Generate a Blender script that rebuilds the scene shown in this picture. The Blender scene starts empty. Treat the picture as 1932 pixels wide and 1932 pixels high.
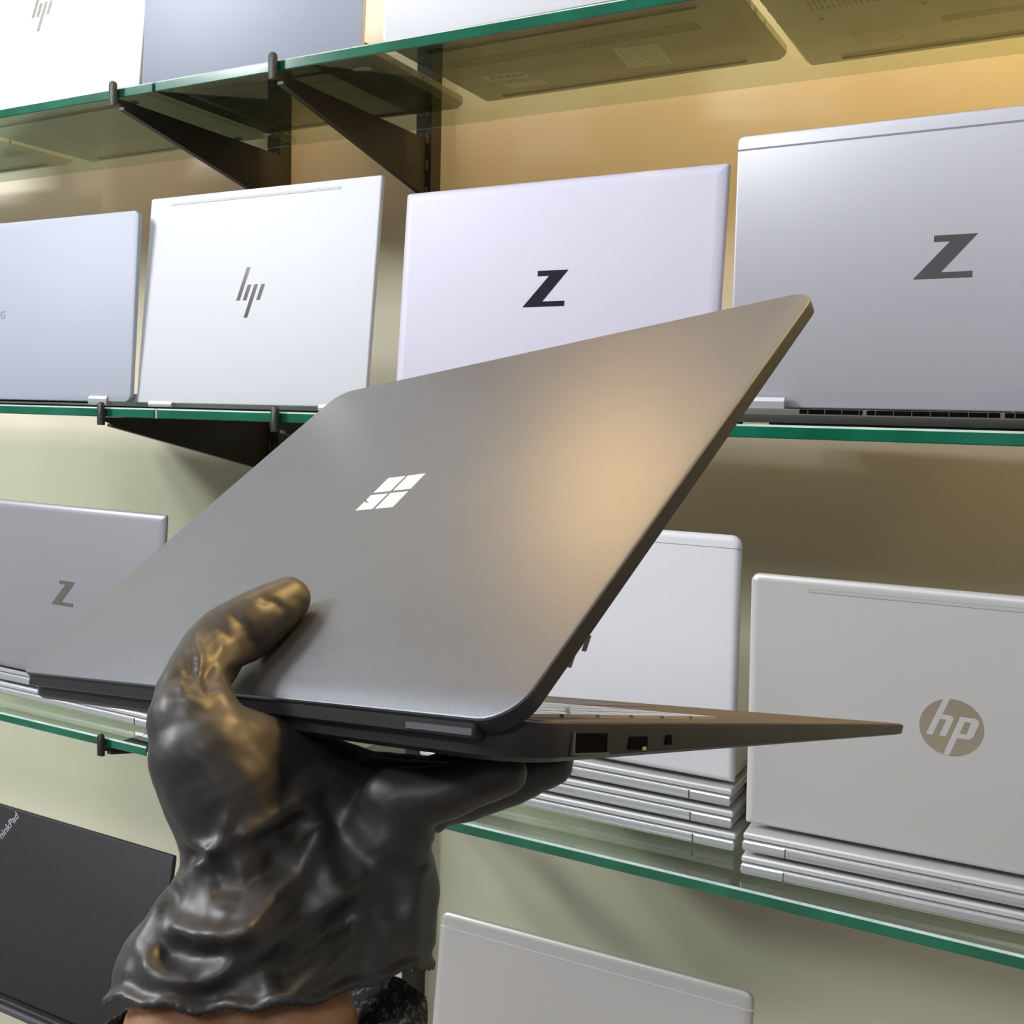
import bpy, bmesh, math, random
from mathutils import Vector, Matrix
import numpy as np

scene = bpy.context.scene
COL = scene.collection

# ------------------------------------------------------------------ camera, world, lights, exposure
cam_data = bpy.data.cameras.new('camera')
cam_data.sensor_width = 36.0
cam_data.lens = 36.71
cam_data.clip_start = 0.02
cam = bpy.data.objects.new('camera', cam_data)
COL.objects.link(cam)
cam.matrix_world = Matrix(((0.881443, -0.065424, 0.467737, 0.000000), (0.471575, 0.067417, -0.879245, -0.791800), (0.025990, 0.995578, 0.090277, 0.000500), (0.000000, 0.000000, 0.000000, 1.000000)))
scene.camera = cam

vs = scene.view_settings
vs.view_transform = 'Standard'
vs.look = 'None'
vs.gamma = 1.0
vs.use_curve_mapping = False
vs.exposure = 0.22

world = bpy.data.worlds.new('shop_ambient')
scene.world = world
world.use_nodes = True
world.node_tree.nodes['Background'].inputs[0].default_value = (0.80, 0.84, 0.95, 1)
world.node_tree.nodes['Background'].inputs[1].default_value = 0.22


def area_light(name, loc, target, sx, sy, power, color, spread=180):
    ld = bpy.data.lights.new(name, 'AREA')
    ld.shape = 'RECTANGLE'
    ld.size = sx
    ld.size_y = sy
    ld.energy = power
    ld.color = color
    ld.spread = math.radians(spread)
    o = bpy.data.objects.new(name, ld)
    COL.objects.link(o)
    o.location = loc
    o.rotation_euler = (Vector(target) - Vector(loc)).to_track_quat('-Z', 'Y').to_euler()
    return o


# cool ceiling panels of the shop, an added front-right fill, and the warm lamps that wash the wall above the top shelf
area_light('ceiling_or_fill_light', (-0.95, -1.35, 1.70), (-0.7, 0.1, 0.0), 0.50, 0.50, 15.0, (0.90, 0.94, 1.0))
area_light('ceiling_or_fill_light', (-2.35, -1.35, 1.70), (-0.8, 0.1, 0.0), 0.50, 0.50, 36.0, (0.90, 0.94, 1.0))
area_light('ceiling_or_fill_light', (-3.2, -2.2, 1.70), (-0.5, 0.1, -0.4), 0.80, 0.60, 125.0, (0.95, 0.96, 0.98))
area_light('ceiling_or_fill_light', (0.55, -2.6, 1.70), (0.0, 0.1, -0.2), 0.60, 0.60, 20.0, (0.97, 0.97, 0.97))  # added fill to brighten the right-hand lids, no known panel there
area_light('warm_wall_lamp', (-0.86, 0.14, 1.06), (-0.84, 0.26, 0.4), 0.14, 0.06, 3.6, (1.0, 0.60, 0.22))
area_light('warm_wall_lamp', (0.12, 0.12, 1.02), (-0.15, 0.26, 0.3), 0.22, 0.06, 15.0, (1.0, 0.63, 0.21))
area_light('warm_wall_lamp', (0.55, 0.12, 1.02), (0.35, 0.26, 0.3), 0.22, 0.06, 7.0, (1.0, 0.63, 0.21))

# ------------------------------------------------------------------ materials
def nodes_of(m):
    m.use_nodes = True
    return m.node_tree.nodes, m.node_tree.links


def mat(name, color, rough=0.5, metal=0.0, bump=0.0, bscale=400.0, var=0.0, vscale=6.0, spec=0.5, coat=0.0, detail=3.0):
    m = bpy.data.materials.new(name)
    N, L = nodes_of(m)
    p = N['Principled BSDF']
    p.inputs['Base Color'].default_value = (*color, 1)
    p.inputs['Roughness'].default_value = rough
    p.inputs['Metallic'].default_value = metal
    p.inputs['Specular IOR Level'].default_value = spec
    p.inputs['Coat Weight'].default_value = coat
    tc = N.new('ShaderNodeTexCoord')
    if var > 0:
        n = N.new('ShaderNodeTexNoise')
        n.inputs['Scale'].default_value = vscale
        n.inputs['Detail'].default_value = 4.0
        L.new(tc.outputs['Object'], n.inputs['Vector'])
        r = N.new('ShaderNodeMapRange')
        r.inputs['From Min'].default_value = 0.3
        r.inputs['From Max'].default_value = 0.7
        r.inputs['To Min'].default_value = 1.0 - var
        r.inputs['To Max'].default_value = 1.0 + var
        L.new(n.outputs['Fac'], r.inputs['Value'])
        mx = N.new('ShaderNodeVectorMath')
        mx.operation = 'SCALE'
        mx.inputs[0].default_value = color
        L.new(r.outputs['Result'], mx.inputs['Scale'])
        L.new(mx.outputs['Vector'], p.inputs['Base Color'])
    if bump > 0:
        n2 = N.new('ShaderNodeTexNoise')
        n2.inputs['Scale'].default_value = bscale
        n2.inputs['Detail'].default_value = detail
        L.new(tc.outputs['Object'], n2.inputs['Vector'])
        b = N.new('ShaderNodeBump')
        b.inputs['Strength'].default_value = bump
        b.inputs['Distance'].default_value = 0.001
        L.new(n2.outputs['Fac'], b.inputs['Height'])
        L.new(b.outputs['Normal'], p.inputs['Normal'])
    return m


M = {}
M['wall'] = mat('cream_wall_paint', (0.73, 0.68, 0.53), 0.55, bump=0.15, bscale=30, var=0.03, vscale=3)
M['ceiling'] = mat('white_ceiling_paint', (0.7, 0.7, 0.68), 0.8, var=0.02)
M['floor'] = mat('grey_floor_tile', (0.30, 0.29, 0.28), 0.4, var=0.05)
M['black_steel'] = mat('black_powder_coated_steel', (0.011, 0.010, 0.009), 0.42, bump=0.5, bscale=900, var=0.15, vscale=60)
M['silver_white'] = mat('pale_silver_aluminium', (0.78, 0.78, 0.81), 0.50, 0.05, bump=0.06, bscale=1800, var=0.01)
M['silver_soft'] = mat('soft_white_aluminium', (0.60, 0.60, 0.62), 0.50, 0.05, bump=0.05, bscale=1800, var=0.01)
M['blue_soft'] = mat('slate_blue_aluminium', (0.29, 0.32, 0.39), 0.50, 0.08, bump=0.05, bscale=1800, var=0.01)
M['silver_bright'] = mat('bright_silver_aluminium', (0.68, 0.69, 0.72), 0.62, 0.0, bump=0.05, bscale=1800, var=0.01)
M['silver_blue'] = mat('blue_grey_aluminium', (0.42, 0.45, 0.53), 0.60, 0.05, bump=0.05, bscale=1800, var=0.01)
M['silver_lilac'] = mat('lilac_silver_aluminium', (0.58, 0.56, 0.66), 0.50, 0.08, bump=0.05, bscale=1800, var=0.015)
M['silver_mid'] = mat('mid_silver_aluminium', (0.52, 0.52, 0.56), 0.42, 0.3, bump=0.05, bscale=1800, var=0.01)
M['silver_dim'] = mat('dull_silver_aluminium', (0.34, 0.33, 0.35), 0.42, 0.3, bump=0.05, bscale=1800, var=0.01)
M['silver'] = mat('silver_aluminium', (0.64, 0.63, 0.62), 0.40, 0.3, bump=0.05, bscale=1800, var=0.01)
M['silver_warm'] = mat('warm_silver_aluminium', (0.55, 0.53, 0.51), 0.38, 0.35, bump=0.05, bscale=1800, var=0.01)
M['spine'] = mat('satin_silver_spine', (0.66, 0.66, 0.68), 0.30, 0.6)
M['spine_dim'] = mat('satin_grey_spine', (0.50, 0.50, 0.53), 0.30, 0.6)
M['seam'] = mat('dark_seam', (0.07, 0.07, 0.075), 0.6)
M['antenna'] = mat('grey_plastic_line', (0.26, 0.26, 0.28), 0.5)
M['void'] = mat('dark_vent_opening', (0.003, 0.003, 0.003), 0.9, spec=0.05)
M['base_shaded'] = mat('shade_darkened_base_shell', (0.15, 0.145, 0.14), 0.45, 0.2)  # shell colour darkened to carry the shade on the rear edge
M['rubber'] = mat('black_rubber', (0.02, 0.02, 0.02), 0.7)
M['black_soft'] = mat('soft_touch_black_plastic', (0.018, 0.018, 0.019), 0.62, bump=0.25, bscale=1500, var=0.1, vscale=100)
M['chrome'] = mat('polished_dark_chrome', (0.42, 0.40, 0.37), 0.12, 1.0)
M['bronze_mirror'] = mat('bronze_mirror', (0.17, 0.15, 0.13), 0.15, 1.0)
M['chrome_dark'] = mat('black_mirror', (0.10, 0.10, 0.13), 0.15, 1.0)
M['gold_chrome'] = mat('polished_warm_chrome', (0.74, 0.68, 0.56), 0.14, 1.0)
M['print_grey'] = mat('pale_grey_print', (0.42, 0.42, 0.43), 0.5)
M['ink'] = mat('black_ink', (0.03, 0.03, 0.035), 0.6)
M['red'] = mat('red_dot', (0.6, 0.03, 0.03), 0.4)
M['paper'] = mat('white_sticker_paper', (0.62, 0.62, 0.56), 0.6)
M['under_olive'] = mat('grey_base_plastic', (0.17, 0.17, 0.16), 0.45, 0.2, var=0.05, vscale=30)
M['under_silver'] = mat('silver_base_plastic', (0.42, 0.43, 0.40), 0.45, 0.2, var=0.04, vscale=30)
M['under_dark'] = mat('charcoal_base_plastic', (0.05, 0.055, 0.05), 0.45, var=0.1, vscale=30)
M['key_black'] = mat('black_keycaps', (0.02, 0.02, 0.02), 0.5)
M['key_sheen'] = mat('sheen_paled_keycaps', (0.34, 0.34, 0.32), 0.25, coat=0.5)  # keycap grey lifted to paint in their bright reflection
M['screen'] = mat('black_glass_screen', (0.01, 0.01, 0.012), 0.08)
M['held_black'] = mat('matte_black_anodised_lid', (0.185, 0.193, 0.215), 0.39, 0.85, bump=0.10, bscale=2600, var=0.05, vscale=9, detail=5)
M['held_side'] = mat('black_anodised_edge', (0.022, 0.020, 0.020), 0.40, 0.3)
M['held_deck'] = mat('dark_fabric_deck', (0.075, 0.066, 0.062), 0.65, bump=0.4, bscale=1800)
M['logo_white'] = mat('mirror_silver_logo', (0.88, 0.88, 0.90), 0.35, 0.4)
M['brass'] = mat('brass_contact', (0.7, 0.5, 0.2), 0.3, 1.0)


def glass_mats():
    m = bpy.data.materials.new('clear_float_glass')
    N, L = nodes_of(m)
    N.remove(N['Principled BSDF'])
    out = [n for n in N if n.type == 'OUTPUT_MATERIAL'][0]
    t = N.new('ShaderNodeBsdfTransparent')
    t.inputs['Color'].default_value = (0.84, 0.895, 0.84, 1)
    g = N.new('ShaderNodeBsdfGlossy')
    g.inputs['Roughness'].default_value = 0.03
    g.inputs['Color'].default_value = (0.9, 0.97, 0.9, 1)
    fr = N.new('ShaderNodeFresnel')
    ge = N.new('ShaderNodeNewGeometry')
    io = N.new('ShaderNodeMapRange')
    io.inputs['To Min'].default_value = 1.5
    io.inputs['To Max'].default_value = 1.0 / 1.5
    L.new(ge.outputs['Backfacing'], io.inputs['Value'])
    L.new(io.outputs['Result'], fr.inputs['IOR'])
    mx = N.new('ShaderNodeMixShader')
    L.new(fr.outputs[0], mx.inputs[0])
    L.new(t.outputs[0], mx.inputs[1])
    L.new(g.outputs[0], mx.inputs[2])
    L.new(mx.outputs[0], out.inputs['Surface'])
    e = mat('green_glass_edge', (0.008, 0.13, 0.07), 0.12, var=0.3, vscale=14, spec=0.7)
    return m, e


M['glass'], M['glass_edge'] = glass_mats()
M['bevel_glint'] = mat('glass_bevel_highlight', (0.48, 0.62, 0.58), 0.12, var=0.2, vscale=30, spec=0.9)  # pale colour paints the highlight along the top front edge

# glove and skin
def glove_mat():
    m = mat('black_nitrile_glove', (0.024, 0.021, 0.019), 0.47, bump=0.12, bscale=160, spec=0.6, detail=3)
    return m


M['glove'] = glove_mat()


def skin_mat():
    m = mat('brown_skin', (0.42, 0.20, 0.09), 0.5, bump=0.2, bscale=700, var=0.08, vscale=40)
    p = m.node_tree.nodes['Principled BSDF']
    p.inputs['Subsurface Weight'].default_value = 0.1
    p.inputs['Subsurface Radius'].default_value = (0.01, 0.004, 0.002)
    return m


M['skin'] = skin_mat()


def knit_mat():
    m = mat('speckled_dark_knit', (0.02, 0.02, 0.02), 0.85, bump=0.9, bscale=900)
    N, L = nodes_of(m)
    tc = N.new('ShaderNodeTexCoord')
    v = N.new('ShaderNodeTexNoise')
    v.inputs['Scale'].default_value = 420
    L.new(tc.outputs['Object'], v.inputs['Vector'])
    r = N.new('ShaderNodeValToRGB')
    r.color_ramp.elements[0].position = 0.52
    r.color_ramp.elements[0].color = (0.012, 0.012, 0.012, 1)
    r.color_ramp.elements[1].position = 0.66
    r.color_ramp.elements[1].color = (0.16, 0.16, 0.15, 1)
    L.new(v.outputs['Fac'], r.inputs['Fac'])
    L.new(r.outputs['Color'], N['Principled BSDF'].inputs['Base Color'])
    return m


M['knit'] = knit_mat()


# ------------------------------------------------------------------ object helpers
def link(name, me, parent=None, mats=(), mw=None):
    o = bpy.data.objects.new(name, me)
    COL.objects.link(o)
    for m in mats:
        if m.name not in [x.name for x in me.materials if x]:
            me.materials.append(m)
    if parent is not None:
        o.parent = parent
    if mw is not None:
        o.matrix_local = mw
    return o


def thing(name, label, cat, loc=(0, 0, 0), rotz=0.0, group=None):
    o = bpy.data.objects.new(name, None)
    o.empty_display_size = 0.02
    COL.objects.link(o)
    o.location = loc
    o.rotation_euler = (0, 0, rotz)
    o['label'] = label
    o['category'] = cat
    if group:
        o['group'] = group
    return o


def tag(o, label, cat, group=None):
    o['label'] = label
    o['category'] = cat
    if group:
        o['group'] = group
    return o


def smooth(me, ang=35):
    for p in me.polygons:
        p.use_smooth = True
    try:
        me.set_sharp_from_angle(angle=math.radians(ang))
    except Exception:
        pass


def mesh_from(verts, faces, name='m', sm=True, ang=35):
    me = bpy.data.meshes.new(name)
    me.from_pydata([tuple(v) for v in verts], [], faces)
    bm = bmesh.new()
    bm.from_mesh(me)
    bmesh.ops.recalc_face_normals(bm, faces=bm.faces)
    bm.to_mesh(me)
    bm.free()
    if sm:
        smooth(me, ang)
    return me


def rrect(w, h, rt, rb, i=0.0, n=7):
    """rounded rectangle, x centred, y from 0 to h, inset by i, radii at the top (rt) and bottom (rb)"""
    pts = []
    x0, x1, y0, y1 = -w / 2 + i, w / 2 - i, i, h - i
    rt = max(rt - i, 0.0003)
    rb = max(rb - i, 0.0003)
    for cx, cy, r, a0 in ((x1 - rb, y0 + rb, rb, -90), (x1 - rt, y1 - rt, rt, 0), (x0 + rt, y1 - rt, rt, 90), (x0 + rb, y0 + rb, rb, 180)):
        for k in range(n + 1):
            a = math.radians(a0 + 90 * k / n)
            pts.append((cx + r * math.cos(a), cy + r * math.sin(a)))
    return pts


def loft(rings):
    n = len(rings[0])
    V = [v for r in rings for v in r]
    F = []
    for k in range(len(rings) - 1):
        for j in range(n):
            a, b = k * n + j, k * n + (j + 1) % n
            F.append((a, b, b + n, a + n))
    F.append(tuple(range(n))[::-1])
    F.append(tuple(range((len(rings) - 1) * n, len(rings) * n)))
    return V, F


def slab(w, h, rt, rb, prof, name='slab', ang=30, zf=None):
    rings = []
    for i, z in prof:
        rings.append([(x, y, z if zf is None else zf(z, y)) for x, y in rrect(w, h, rt, rb, i)])
    V, F = loft(rings)
    return mesh_from(V, F, name, ang=ang)


class MB:
    def __init__(s):
        s.v = []
        s.f = []

    def box(s, x0, x1, y0, y1, z0, z1):
        b = len(s.v)
        s.v += [(x, y, z) for z in (z0, z1) for y in (y0, y1) for x in (x0, x1)]
        s.f += [(b, b + 2, b + 3, b + 1), (b + 4, b + 5, b + 7, b + 6), (b, b + 1, b + 5, b + 4), (b + 2, b + 6, b + 7, b + 3), (b, b + 4, b + 6, b + 2), (b + 1, b + 3, b + 7, b + 5)]
        return s

    def poly(s, pts, z0, z1):
        b = len(s.v)
        n = len(pts)
        s.v += [(x, y, z0) for x, y in pts] + [(x, y, z1) for x, y in pts]
        s.f += [tuple(range(b, b + n))[::-1], tuple(range(b + n, b + 2 * n))]
        s.f += [(b + k, b + (k + 1) % n, b + n + (k + 1) % n, b + n + k) for k in range(n)]
        return s

    def loft(s, rings):
        V, F = loft(rings)
        b = len(s.v)
        s.v += V
        s.f += [tuple(i + b for i in f) for f in F]
        return s

    def mesh(s, name='m', sm=False, ang=30):
        return mesh_from(s.v, s.f, name, sm, ang)


def text_mesh(body, size, ext=0.0001, shear=0.0, bold=0.0, align='CENTER'):
    cu = bpy.data.curves.new('lettering', 'FONT')
    cu.body = body
    cu.size = size
    cu.extrude = ext
    cu.shear = shear
    cu.offset = bold
    cu.align_x = align
    cu.align_y = 'CENTER'
    ob = bpy.data.objects.new('lettering_source', cu)
    COL.objects.link(ob)
    dg = bpy.context.evaluated_depsgraph_get()
    me = bpy.data.meshes.new_from_object(ob.evaluated_get(dg))
    bpy.data.objects.remove(ob)
    bpy.data.curves.remove(cu)
    return me


T = Matrix.Translation


def basis(x, y, z, o=(0, 0, 0)):
    return Matrix(((x[0], y[0], z[0], o[0]), (x[1], y[1], z[1], o[1]), (x[2], y[2], z[2], o[2]), (0, 0, 0, 1)))


# ------------------------------------------------------------------ structure
WALL_Y = 0.278
GLASS_D = 0.225


def structure(name, me, m):
    o = link(name, me, mats=[m])
    o['kind'] = 'structure'
    return o


structure('wall_back', MB().box(-4.2, 2.6, WALL_Y, WALL_Y + 0.1, -1.25, 1.75).mesh(), M['wall'])
structure('floor', MB().box(-4.2, 2.6, -3.2, WALL_Y, -1.30, -1.25).mesh(), M['floor'])
structure('ceiling', MB().box(-4.2, 2.6, -3.2, WALL_Y, 1.75, 1.80).mesh(), M['ceiling'])

SHELF_Z = {'A': 0.3313, 'B': 0.0, 'C': -0.3662, 'D': -0.7324}
ORD = {'A': 'top', 'B': 'second', 'C': 'third', 'D': 'lowest'}
GAPX = {'A': -0.847, 'B': -0.847, 'C': -0.862, 'D': -0.855}


def glass_shelf(x0, x1, z, label):
    t, c = 0.0103, 0.0008
    w = x1 - x0
    me = slab(w, GLASS_D, 0.0015, 0.0015, [(c, -t), (0, -t + c), (0, -c * 2.0), (c * 2.0, 0)], 'glass', ang=20)
    o = link('glass_shelf', me, mats=[M['glass'], M['glass_edge'], M['bevel_glint']])
    for p in me.polygons:
        p.material_index = 1 if p.normal.y < -0.3 else 0
        if p.normal.y < -0.3 and p.normal.z > 0.3:
            p.material_index = 2
        p.use_smooth = False
    o.location = ((x0 + x1) / 2, 0, z)
    tag(o, label, 'shelf', 'green-edged glass shelves')
    return o


for k in 'ABCD':
    z = SHELF_Z[k]
    g = GAPX[k]
    glass_shelf(g - 1.1, g - 0.0012, z, '%s glass shelf from the top, the piece left of the joint' % {'A': 'first', 'B': 'second', 'C': 'third', 'D': 'fourth'}[k])
    glass_shelf(g + 0.0012, 0.75, z, '%s glass shelf from the top, the long piece right of the joint' % {'A': 'first', 'B': 'second', 'C': 'third', 'D': 'fourth'}[k])


def upright(x, label):
    b = MB()
    y0 = 0.257
    b.box(x - 0.0105, x + 0.0105, y0, WALL_Y, -1.2, 1.6)
    r = thing('slotted_upright', label, 'shelf upright', (x, WALL_Y, -1.2), 0, 'slotted uprights on the wall')
    me = MB().box(-0.0105, 0.0105, y0 - WALL_Y, 0, 0, 2.8).mesh()
    link('channel', me, r, [M['black_steel']])
    s = MB()
    z = 0.02
    while z < 2.78:
        s.box(-0.006, -0.003, y0 - WALL_Y - 0.0004, y0 - WALL_Y + 0.002, z, z + 0.012)
        s.box(0.003, 0.006, y0 - WALL_Y - 0.0004, y0 - WALL_Y + 0.002, z, z + 0.012)
        z += 0.0305
    link('slots', s.mesh(), r, [M['seam']])


upright(-0.687, 'black slotted steel upright on the wall, the one nearer the middle')
upright(-0.912, 'black slotted steel upright on the wall, the one further left')


def bracket(x, z, label):
    """steel plate bracket under the glass, its tip turned up in front of the glass edge"""
    r = thing('shelf_bracket', label, 'shelf bracket', (x, 0.257, z - 0.0103), 0, 'black shelf brackets')
    dy = 0.257
    t = 0.0011
    h = 0.062
    # side plate profile in (y,z)
    P = [(0.0, -0.0004), (-dy - 0.001, -0.0004), (-dy - 0.003, -0.004), (-dy + 0.010, -0.0085), (-0.004, -h), (0.0, -h)]
    b = MB()
    n = len(P)
    base = 0
    for xx in (-t, t):
        b.v += [(xx, y, zz) for y, zz in P]
    b.f += [tuple(range(n)), tuple(range(n, 2 * n))[::-1]]
    b.f += [(k, n + k, n + (k + 1) % n, (k + 1) % n) for k in range(n)]
    link('plate', b.mesh(), r, [M['black_steel']])
    # lower rim
    f = MB()
    for (ya, za), (yb, zb) in (((-dy + 0.006, -0.0075), (-0.003, -h - 0.001)),):
        f.v += [(xx, y, zz) for y, zz in ((ya, za), (yb, zb), (yb, zb - 0.003), (ya, za - 0.003)) for xx in (-0.0035, 0.0035)]
        f.f += [(0, 1, 3, 2), (4, 5, 7, 6), (0, 2, 4, 6), (1, 7, 5, 3), (0, 6, 7, 1), (2, 3, 5, 4)]
    link('rim', f.mesh(), r, [M['black_steel']])
    # upturned tip: rounded tab
    w = 0.0042
    rings = []
    for y in (-dy - 0.0075, -dy - 0.0066, -dy - 0.0034, -dy - 0.0028):
        i = 0.0008 if y in (-dy - 0.0075, -dy - 0.0028) else 0
        ring = [(-w + i, y, -0.009), (w - i, y, -0.009)]
        for k in range(9):
            a = math.pi * k / 8
            ring.append(((w - i) * math.cos(a), y, 0.0115 + (w - i) * math.sin(a)))
        rings.append(ring)
    link('front_lip', MB().loft(rings).mesh(sm=True, ang=50), r, [M['black_steel']])
    return r


for k, x in (('A', -0.686), ('B', -0.681), ('C', -0.682), ('D', -0.682)):
    bracket(x, SHELF_Z[k], 'black steel bracket under the %s glass shelf, on the upright nearer the middle' % ORD[k])
for k, x in (('A', -0.900), ('B', -0.9225), ('C', -0.9275), ('D', -0.925)):
    bracket(x, SHELF_Z[k], 'black steel bracket under the %s glass shelf, by the joint in the glass' % ORD[k])

# ------------------------------------------------------------------ emblems (flat plates, lid-local x right, y up, z out)
def slash_logo(s=1.0):
    b = MB()
    sl = 0.33
    w = 0.0046
    for x, y0, y1 in ((0.0, 0.0, 0.0336), (0.0088, 0.0, 0.0158), (0.0176, -0.0178, 0.0158), (0.0268, 0.0, 0.0158)):
        p = [(x + sl * y0, y0), (x + w + sl * y0, y0), (x + w + sl * y1, y1), (x + sl * y1, y1)]
        b.poly([((px - 0.0185) * s, (py - 0.0079) * s) for px, py in p], -0.0002, 0.00025)
    return b.mesh('slash_logo')


def z_logo(s=1.0):
    P = [(0, 0), (.0407, 0), (.0407, .0045), (.0192, .0045), (.0428, .0311), (.0132, .0311), (.0132, .0265), (.0245, .0265)]
    b = MB()
    b.poly([((x - .0214) * s, (y - .0155) * s) for x, y in P], -0.0002, 0.00025)
    return b.mesh('z_logo')


def disc_mesh(r, z0, z1, n=48):
    b = MB()
    b.poly([(r * math.cos(2 * math.pi * k / n), r * math.sin(2 * math.pi * k / n)) for k in range(n)], z0, z1)
    return b.mesh('disc')


def disc_letters(r):
    b = MB()
    zz = (0.0002, 0.0004)

    def q(*p):
        b.poly([(x * r, y * r) for x, y in p], zz[0] - 0.00001 * len(b.f), zz[1] + 0.000002 * len(b.f))
    sl = 0.36
    # h
    q((-.77, -.33), (-.57, -.33), (-.03 - .06, .985), (-.30, .95))
    q((-.50, .40), (-.46, .40), (-.10, .42), (-.02, .40), (.05, .33), (.05, .24), (-.12, .26), (-.52, .26))
    q((-.36, -.33), (-.16, -.33), (.07, .33), (-.02, .40), (-.12, .36))
    # p
    q((-.20, -.98), (-.02, -.995), (.46, .42), (.26, .42))
    q((.30, .42), (.70, .42), (.80, .38), (.83, .28), (.60, .26), (.30, .27))
    q((.83, .30), (.83, .22), (.68, -.24), (.56, -.33), (.44, -.33), (.60, .28))
    q((.06, -.33), (.56, -.33), (.62, -.18), (.10, -.18))
    return b.mesh('disc_letters')


def keyboard_mesh(w, y0, y1, rows=5, cols=14, z=0.0, hk=0.0012):
    b = MB()
    px, py = w / cols, (y1 - y0) / rows
    for r in range(rows):
        for c in range(cols):
            if r == 0 and 4 <= c <= 8:
                if c == 4:
                    b.box(-w / 2 + px * 4 + 0.001, -w / 2 + px * 9 - 0.001, y0 + 0.001, y0 + py - 0.001, z, z + hk)
                continue
            xa = -w / 2 + px * c
            ya = y0 + py * r
            b.box(xa + 0.001, xa + px - 0.001, ya + 0.001, ya + py - 0.001, z, z + hk)
    return b.mesh('keys')


KEYS = {}


def flip_keys(w, depth):
    k = (round(w, 3), round(depth, 3))
    if k not in KEYS:
        KEYS[k] = keyboard_mesh(w * 0.86, -0.062, 0.032)
    return KEYS[k]


def laptop(label, X, Y, phi, th, w, h, zs, dz, lm, bm_=None, rt=0.006, rb=0.004, soft=0.0, t=0.0055, logo=None, band=None, slit=None,
           base_front=None, depth=None, hinge=None, vents=False, under=None, bh=0.0145, feet=True, name='laptop', group='open laptops stood on the shelves',
           kmat=None):
    root = thing(name, label, 'laptop', (X, Y, zs), phi, group)
    bm_ = bm_ or lm
    bf = t + 0.0012 if base_front is None else base_front
    depth = depth or 0.205
    # lid
    if soft:
        prof = [(0.0015, -t), (0, -t + 0.0012), (0, -0.0034), (0.0006, -0.0022), (0.0022, -0.0011), (soft * 0.6, -0.0003), (soft, 0)]
    else:
        prof = [(0.0008, -t), (0, -t + 0.0008), (0, -0.0012), (0.0005, -0.0004), (0.0014, 0)]
    s, c = math.sin(th), math.cos(th)
    lmw = basis((1, 0, 0), (0, s, c), (0, -c, s), (0, 0, dz))
    lid = link('lid', slab(w, h, rt, rb, prof, 'lid', ang=55 if soft else 30), root, [M[lm]], lmw)
    link('screen', slab(w - 0.008, h - 0.016, 0.003, 0.003, [(0.0005, -0.0005), (0, 0)], 'screen'), lid, [M['screen']], T((0, 0.010, -t - 0.00005)))
    if logo:
        kind, lx, ly, sc, lmat = logo
        if kind == 'slash':
            link('emblem', slash_logo(sc), lid, [M[lmat]], T((lx, h / 2 + ly, 0)))
        elif kind == 'z':
            link('emblem', z_logo(sc), lid, [M[lmat]], T((lx, h / 2 + ly, 0)))
        elif kind == 'disc':
            link('emblem', disc_mesh(0.0222 * sc, -0.0002, 0.0002), lid, [M[lmat]], T((lx, h / 2 + ly, 0)))
            link('emblem_letters', disc_letters(0.0222 * sc), lid, [M[lm]], T((lx, h / 2 + ly, 0)))
        else:
            link('lettering', text_mesh(kind, sc, 0.0001, bold=0.0003), lid, [M[lmat]], T((lx, ly, 0.0001)))
    if band:
        yb, bw, bmat = band
        link('trim_line', MB().box(-w / 2 + 0.0003, w / 2 - 0.0003, h - yb - bw, h - yb, -0.0022, 0.00012).mesh(), lid, [M[bmat]])
    if slit:
        x0, x1, yb, bw = slit
        g = MB()
        rings = []
        me = slab(x1 - x0, bw, bw * 0.49, bw * 0.49, [(0, -0.0005), (0, 0.00012)], 'slit')
        link('trim_groove', me, lid, [M['seam_soft']], T(((x0 + x1) / 2, h - yb - bw, 0)))
        me = slab(x1 - x0 - 0.0007, bw - 0.0007, bw * 0.4, bw * 0.4, [(0, -0.0005), (0, 0.0003)], 'slit')
        link('trim_inlay', me, lid, [M[lm]], T(((x0 + x1) / 2, h - yb - bw + 0.00035, 0)))
    # base
    bmw = T((0, bf, 0))
    z0 = 0.0018
    base = link('base', slab(w, depth, 0.008, 0.004, [(0.006, z0), (0.0015, z0 + 0.0035), (0, z0 + 0.006), (0, bh - 0.001), (0.001, bh)], 'base'), root, [M[bm_]], bmw)
    k = M[kmat or 'key_black']
    link('keyboard', flip_keys(w, depth), base, [k], T((0, 0.095, bh)))
    link('touchpad', slab(0.11, 0.062, 0.002, 0.002, [(0, 0), (0.0003, 0.0002)], 'pad'), base, [M['seam']], T((0, depth - 0.075, bh)))
    for yy in (0.016, depth - 0.024):
        link('rubber_foot', slab(w * 0.80, 0.007, 0.003, 0.003, [(0.0004, 0.0), (0, 0.0006), (0, z0 + 0.0004)], 'foot'), base, [M['rubber']], T((0, yy, 0)))
    # side ports
    for x in (w / 2, -w / 2):
        for ya, yb in ((0.045, 0.058), (0.068, 0.076), (0.098, 0.101)):
            link('side_port', MB().box(x - 0.0006, x + 0.0002, ya, yb, 0.0075, 0.0118).mesh(), base, [M['rubber']])
    if hinge:
        for hx0, hx1, hz0, hz1, hy in hinge:
            me = MB()
            prof = [(hy, hz0), (hy - 0.0008, hz0 + 0.25 * (hz1 - hz0)), (hy - 0.0008, hz1 - 0.0035), (hy + 0.001, hz1 - 0.0006), (hy + 0.0025, hz1), (hy + 0.006, hz1), (hy + 0.007, hz0)]
            me.v += [(x, y, z) for x in (hx0, hx1) for y, z in prof]
            n = len(prof)
            me.f += [tuple(range(n)), tuple(range(n, 2 * n))[::-1]] + [(j, n + j, n + (j + 1) % n, (j + 1) % n) for j in range(n)]
            link('hinge', me.mesh(), root, [M['spine']])
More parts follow.
